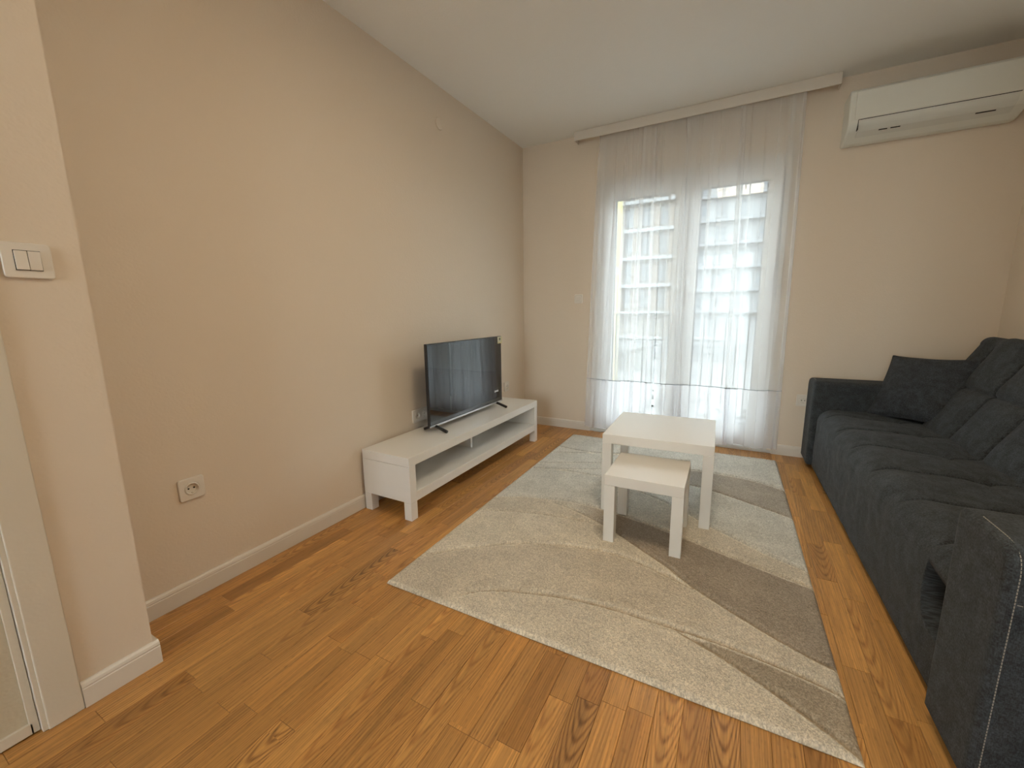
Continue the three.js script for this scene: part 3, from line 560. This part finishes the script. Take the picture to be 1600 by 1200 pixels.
socket('white wall socket half hidden behind the far sofa armrest', [2.305, 0.435, 0], 0, 1, 0.085);
{
  const t = thing('light_switch', 'white double rocker light switch on the wall beside the door', 'light switch', [PX, 1.251, 3.283], onLeft);
  part('cover_plate', plate(0.088, 0.086, 0.010), M.plastic, t);
  part('inner_frame', bx(-0.0235, 0.0235, -0.0245, 0.0245, 0.008, 0.0104), M.gap, t);
  for (const s of [-1, 1]) { const g = bx(-0.0109, 0.0109, -0.023, 0.023, -0.003, 0.003, 0.0012); g.rotateX(0.05 * s); g.translate(s * 0.0114, 0, 0.0125); part('rocker', g, M.plastic, t); }
  const w = thing('shutter_switch', 'small white rocker switch on the wall left of the curtain', 'switch', [0.557, 1.216, 0]);
  part('cover_plate', plate(0.076, 0.080, 0.010), M.plastic, w);
  part('rocker', bx(-0.02, 0.02, -0.022, 0.022, 0.009, 0.0135, 0.002), M.plastic, w);
  const c = thing('cable_cap', 'small round wall-coloured cap high on the left wall', 'cap', [0, 2.345, 1.232], onLeft);
  part('cap', new THREE.LatheGeometry([[0.0001, 0.006], [0.032, 0.0055], [0.0365, 0.004], [0.038, 0.0005]].map(([r, y]) => new THREE.Vector2(r, y)), 40).rotateX(Math.PI / 2), M.wall, c);
}

// ---------------------------------------------------------------- unseen lamp added ahead of the camera to light the room
{
  const s = LAMP.size / 2, l = thing('added_ceiling_light', 'flat square ceiling light panel added unseen overhead to light the room', 'ceiling light', [LAMP.x, LAMP.y, LAMP.z]);
  part('housing', bx(-s - 0.02, s + 0.02, 0.004, 0.03, -s - 0.02, s + 0.02, 0.004), M.white, l);
  part('lamp_diffuser', bx(-s, s, 0, 0.006, -s, s), M.lampGlow, l);
  const light = new THREE.RectAreaLight(LAMP.color, LAMP.power, LAMP.size, LAMP.size);
  light.name = 'added_ceiling_light_glow'; light.position.set(LAMP.x, LAMP.y - 0.006, LAMP.z); light.rotation.x = -Math.PI / 2; scene.add(light);
}

// ---------------------------------------------------------------- outside: railing, yard and houses
{
  const r = thing('balcony_railing', 'thin dark metal railing outside the balcony window', 'railing', [1.41, 0, -0.42]);
  part('top_rail', bx(-0.80, 0.80, 1.062, 1.08, -0.012, 0.012, 0.003), M.iron, r);
  part('bottom_rail', bx(-0.80, 0.80, 0.10, 0.115, -0.01, 0.01, 0.002), M.iron, r);
  for (let k = 0; k < 19; k++) part('baluster', bx(-0.786 + k * 0.0868 - 0.005, -0.786 + k * 0.0868 + 0.005, 0.11, 1.065, -0.005, 0.005, 0.001), M.iron, r);
  for (const s of [-1, 1]) part('post', bx(s * 0.80, s * 0.78, 0.0, 1.08, -0.012, 0.30, 0.003), M.iron, r);
}
struct('ground', bx(-90, 90, -2.3, -2.0, 3, 90), std(0.56, 0.55, 0.52, { roughness: 0.95 }), 'unseen paving behind the house, made pale to bounce light indoors');  // ground out of view, brightened to bounce light up to the ceiling
struct('ground', bx(-90, 90, -2.3, -2.0, -90, 3), M.yard, 'pale bare yard outside the window');
function win(b, x, y, w, h, z, shut) {
  const f = part('window', merge([bx(x, x + w, y, y + 0.09, z, z + 0.12), bx(x, x + w, y + h - 0.09, y + h, z, z + 0.12), bx(x, x + 0.09, y, y + h, z, z + 0.12), bx(x + w - 0.09, x + w, y, y + h, z, z + 0.12), bx(x + w / 2 - 0.05, x + w / 2 + 0.05, y, y + h, z, z + 0.1)]), M.facadeWhite, b);
  part('pane', bx(x + 0.05, x + w - 0.05, y + 0.05, y + h - 0.05, z, z + 0.04), M.farGlass, f);
  if (shut > 0) { const sl = []; for (let q = 0; q < h * shut; q += 0.13) sl.push(bx(x + 0.06, x + w - 0.06, y + h - q - 0.115, y + h - q, z + 0.05, z + 0.10, 0)); part('shutter', merge(sl), M.shutter, f); }
}
{
  const z = -42;
  const a = thing('apartment_building', 'beige apartment block with projecting floor slabs seen through the left window pane', 'building', [0, 0, 0]);
  part('wall', bx(-24, -3.2, -2, 24, z - 8, z), M.facade, a);
  for (let k = 0; k < 8; k++) {
    const y = 0.85 + 2.72 * k;
    part('slab', bx(-12, -3.2, y - 0.16, y + 0.16, z, z + 1.1), M.facadeWhite, a);
    for (let q = 0; q < 5; q++) part('panel', bx(-11.8 + q * 1.75, -11.8 + q * 1.75 + 0.85, y + 0.16, y + 2.5, z, z + 0.5), M.facadePanel, a);
    for (let q = 0; q < 4; q++) win(a, -10.9 + q * 1.75, y + 0.5, 0.8, 1.9, z, 0);
  }
  const b = thing('apartment_building', 'white apartment block with shuttered windows seen through the right window pane', 'building', [0, 0, 0]);
  part('wall', bx(-3.1, 26, -2, 24, z - 8, z + 1), M.facadeWhite, b);
  for (let k = 0; k < 10; k++) {
    const y = 0.75 + 2.08 * k;
    part('slab', bx(-3.0, 12, y - 0.13, y + 0.13, z + 1, z + 1.9), M.shutter, b);
    for (let q = 0; q < 4; q++) win(b, -2.4 + q * 1.75, y + 0.35, 1.0, 1.5, z + 1, (q + k) % 2 ? 0.9 : 0.25);
  }
  const c = thing('yellow_building', 'pale yellow house at the left edge of the left window pane', 'building', [0, 0, 0]);
  part('wall', bx(-9, -2.68, -2, 9, -14.5, -14), M.facadeYellow, c);
  win(c, -3.70, 2.9, 0.95, 1.9, -14, 0);
  part('sill', bx(-3.7, -2.64, 2.55, 2.85, -14, -13.8), M.facadeWhite, c);
  part('roof', bx(-9.2, -2.6, 9, 9.3, -14.6, -13.8), M.concrete, c);
  const g = thing('garden_wall', 'low white block wall across the yard outside', 'wall', [0, 0, 0]);
  for (let row = 0; row < 3; row++) for (let k = 0; k < 12; k++) part('block', bx(-9 + k * 0.9 + (row % 2) * 0.45, -9 + k * 0.9 + (row % 2) * 0.45 + 0.88, -2 + row * 0.42, -2 + row * 0.42 + 0.40, -24.4, -24, 0.02), M.facadeWhite, g);
  part('coping', bx(-9.1, 2.4, -0.74, -0.6, -24.5, -23.9, 0.02), M.facadeWhite, g);
  const rp = thing('ramp', 'pale concrete ramp rising across the yard outside', 'ramp', [0, 0, 0]);
  part('slope', extrude([[-5.4, -2], [-2.2, -2], [-2.2, -0.75], [-2.5, -0.75]], 1.0).translate(0, 0, -19.5), M.concrete, rp);
  part('parapet', extrude([[-5.4, -2], [-5.2, -1.72], [-2.4, -0.5], [-2.2, -0.5], [-2.2, -0.8], [-2.5, -0.8]], 0.15).translate(0, 0, -18.5), M.facadeWhite, rp);
  const list = []; seed = 777;
  for (let k = 0; k < 260; k++) { const r = rr(0.08, 0.36), q = new THREE.DodecahedronGeometry(r, 0); q.scale(rr(0.8, 1.5), rr(0.4, 0.8), rr(0.7, 1.2)); q.rotateY(rr(0, 6)); q.translate(rr(-2.4, 3.6), -2 + r * 0.25, rr(-13.4, -8)); q.deleteAttribute('uv'); q.computeVertexNormals(); list.push(q); }
  const rub = shade(new THREE.Mesh(mergeGeometries(list), M.stone)); rub.name = 'rubble'; rub.userData.kind = 'stuff'; tag(rub, 'pale broken stones heaped in the yard outside', 'rubble'); scene.add(rub);
}

scene.traverse((o) => { if (o.isMesh) { o.castShadow = true; o.receiveShadow = true; } });
renderer.render(scene, camera);
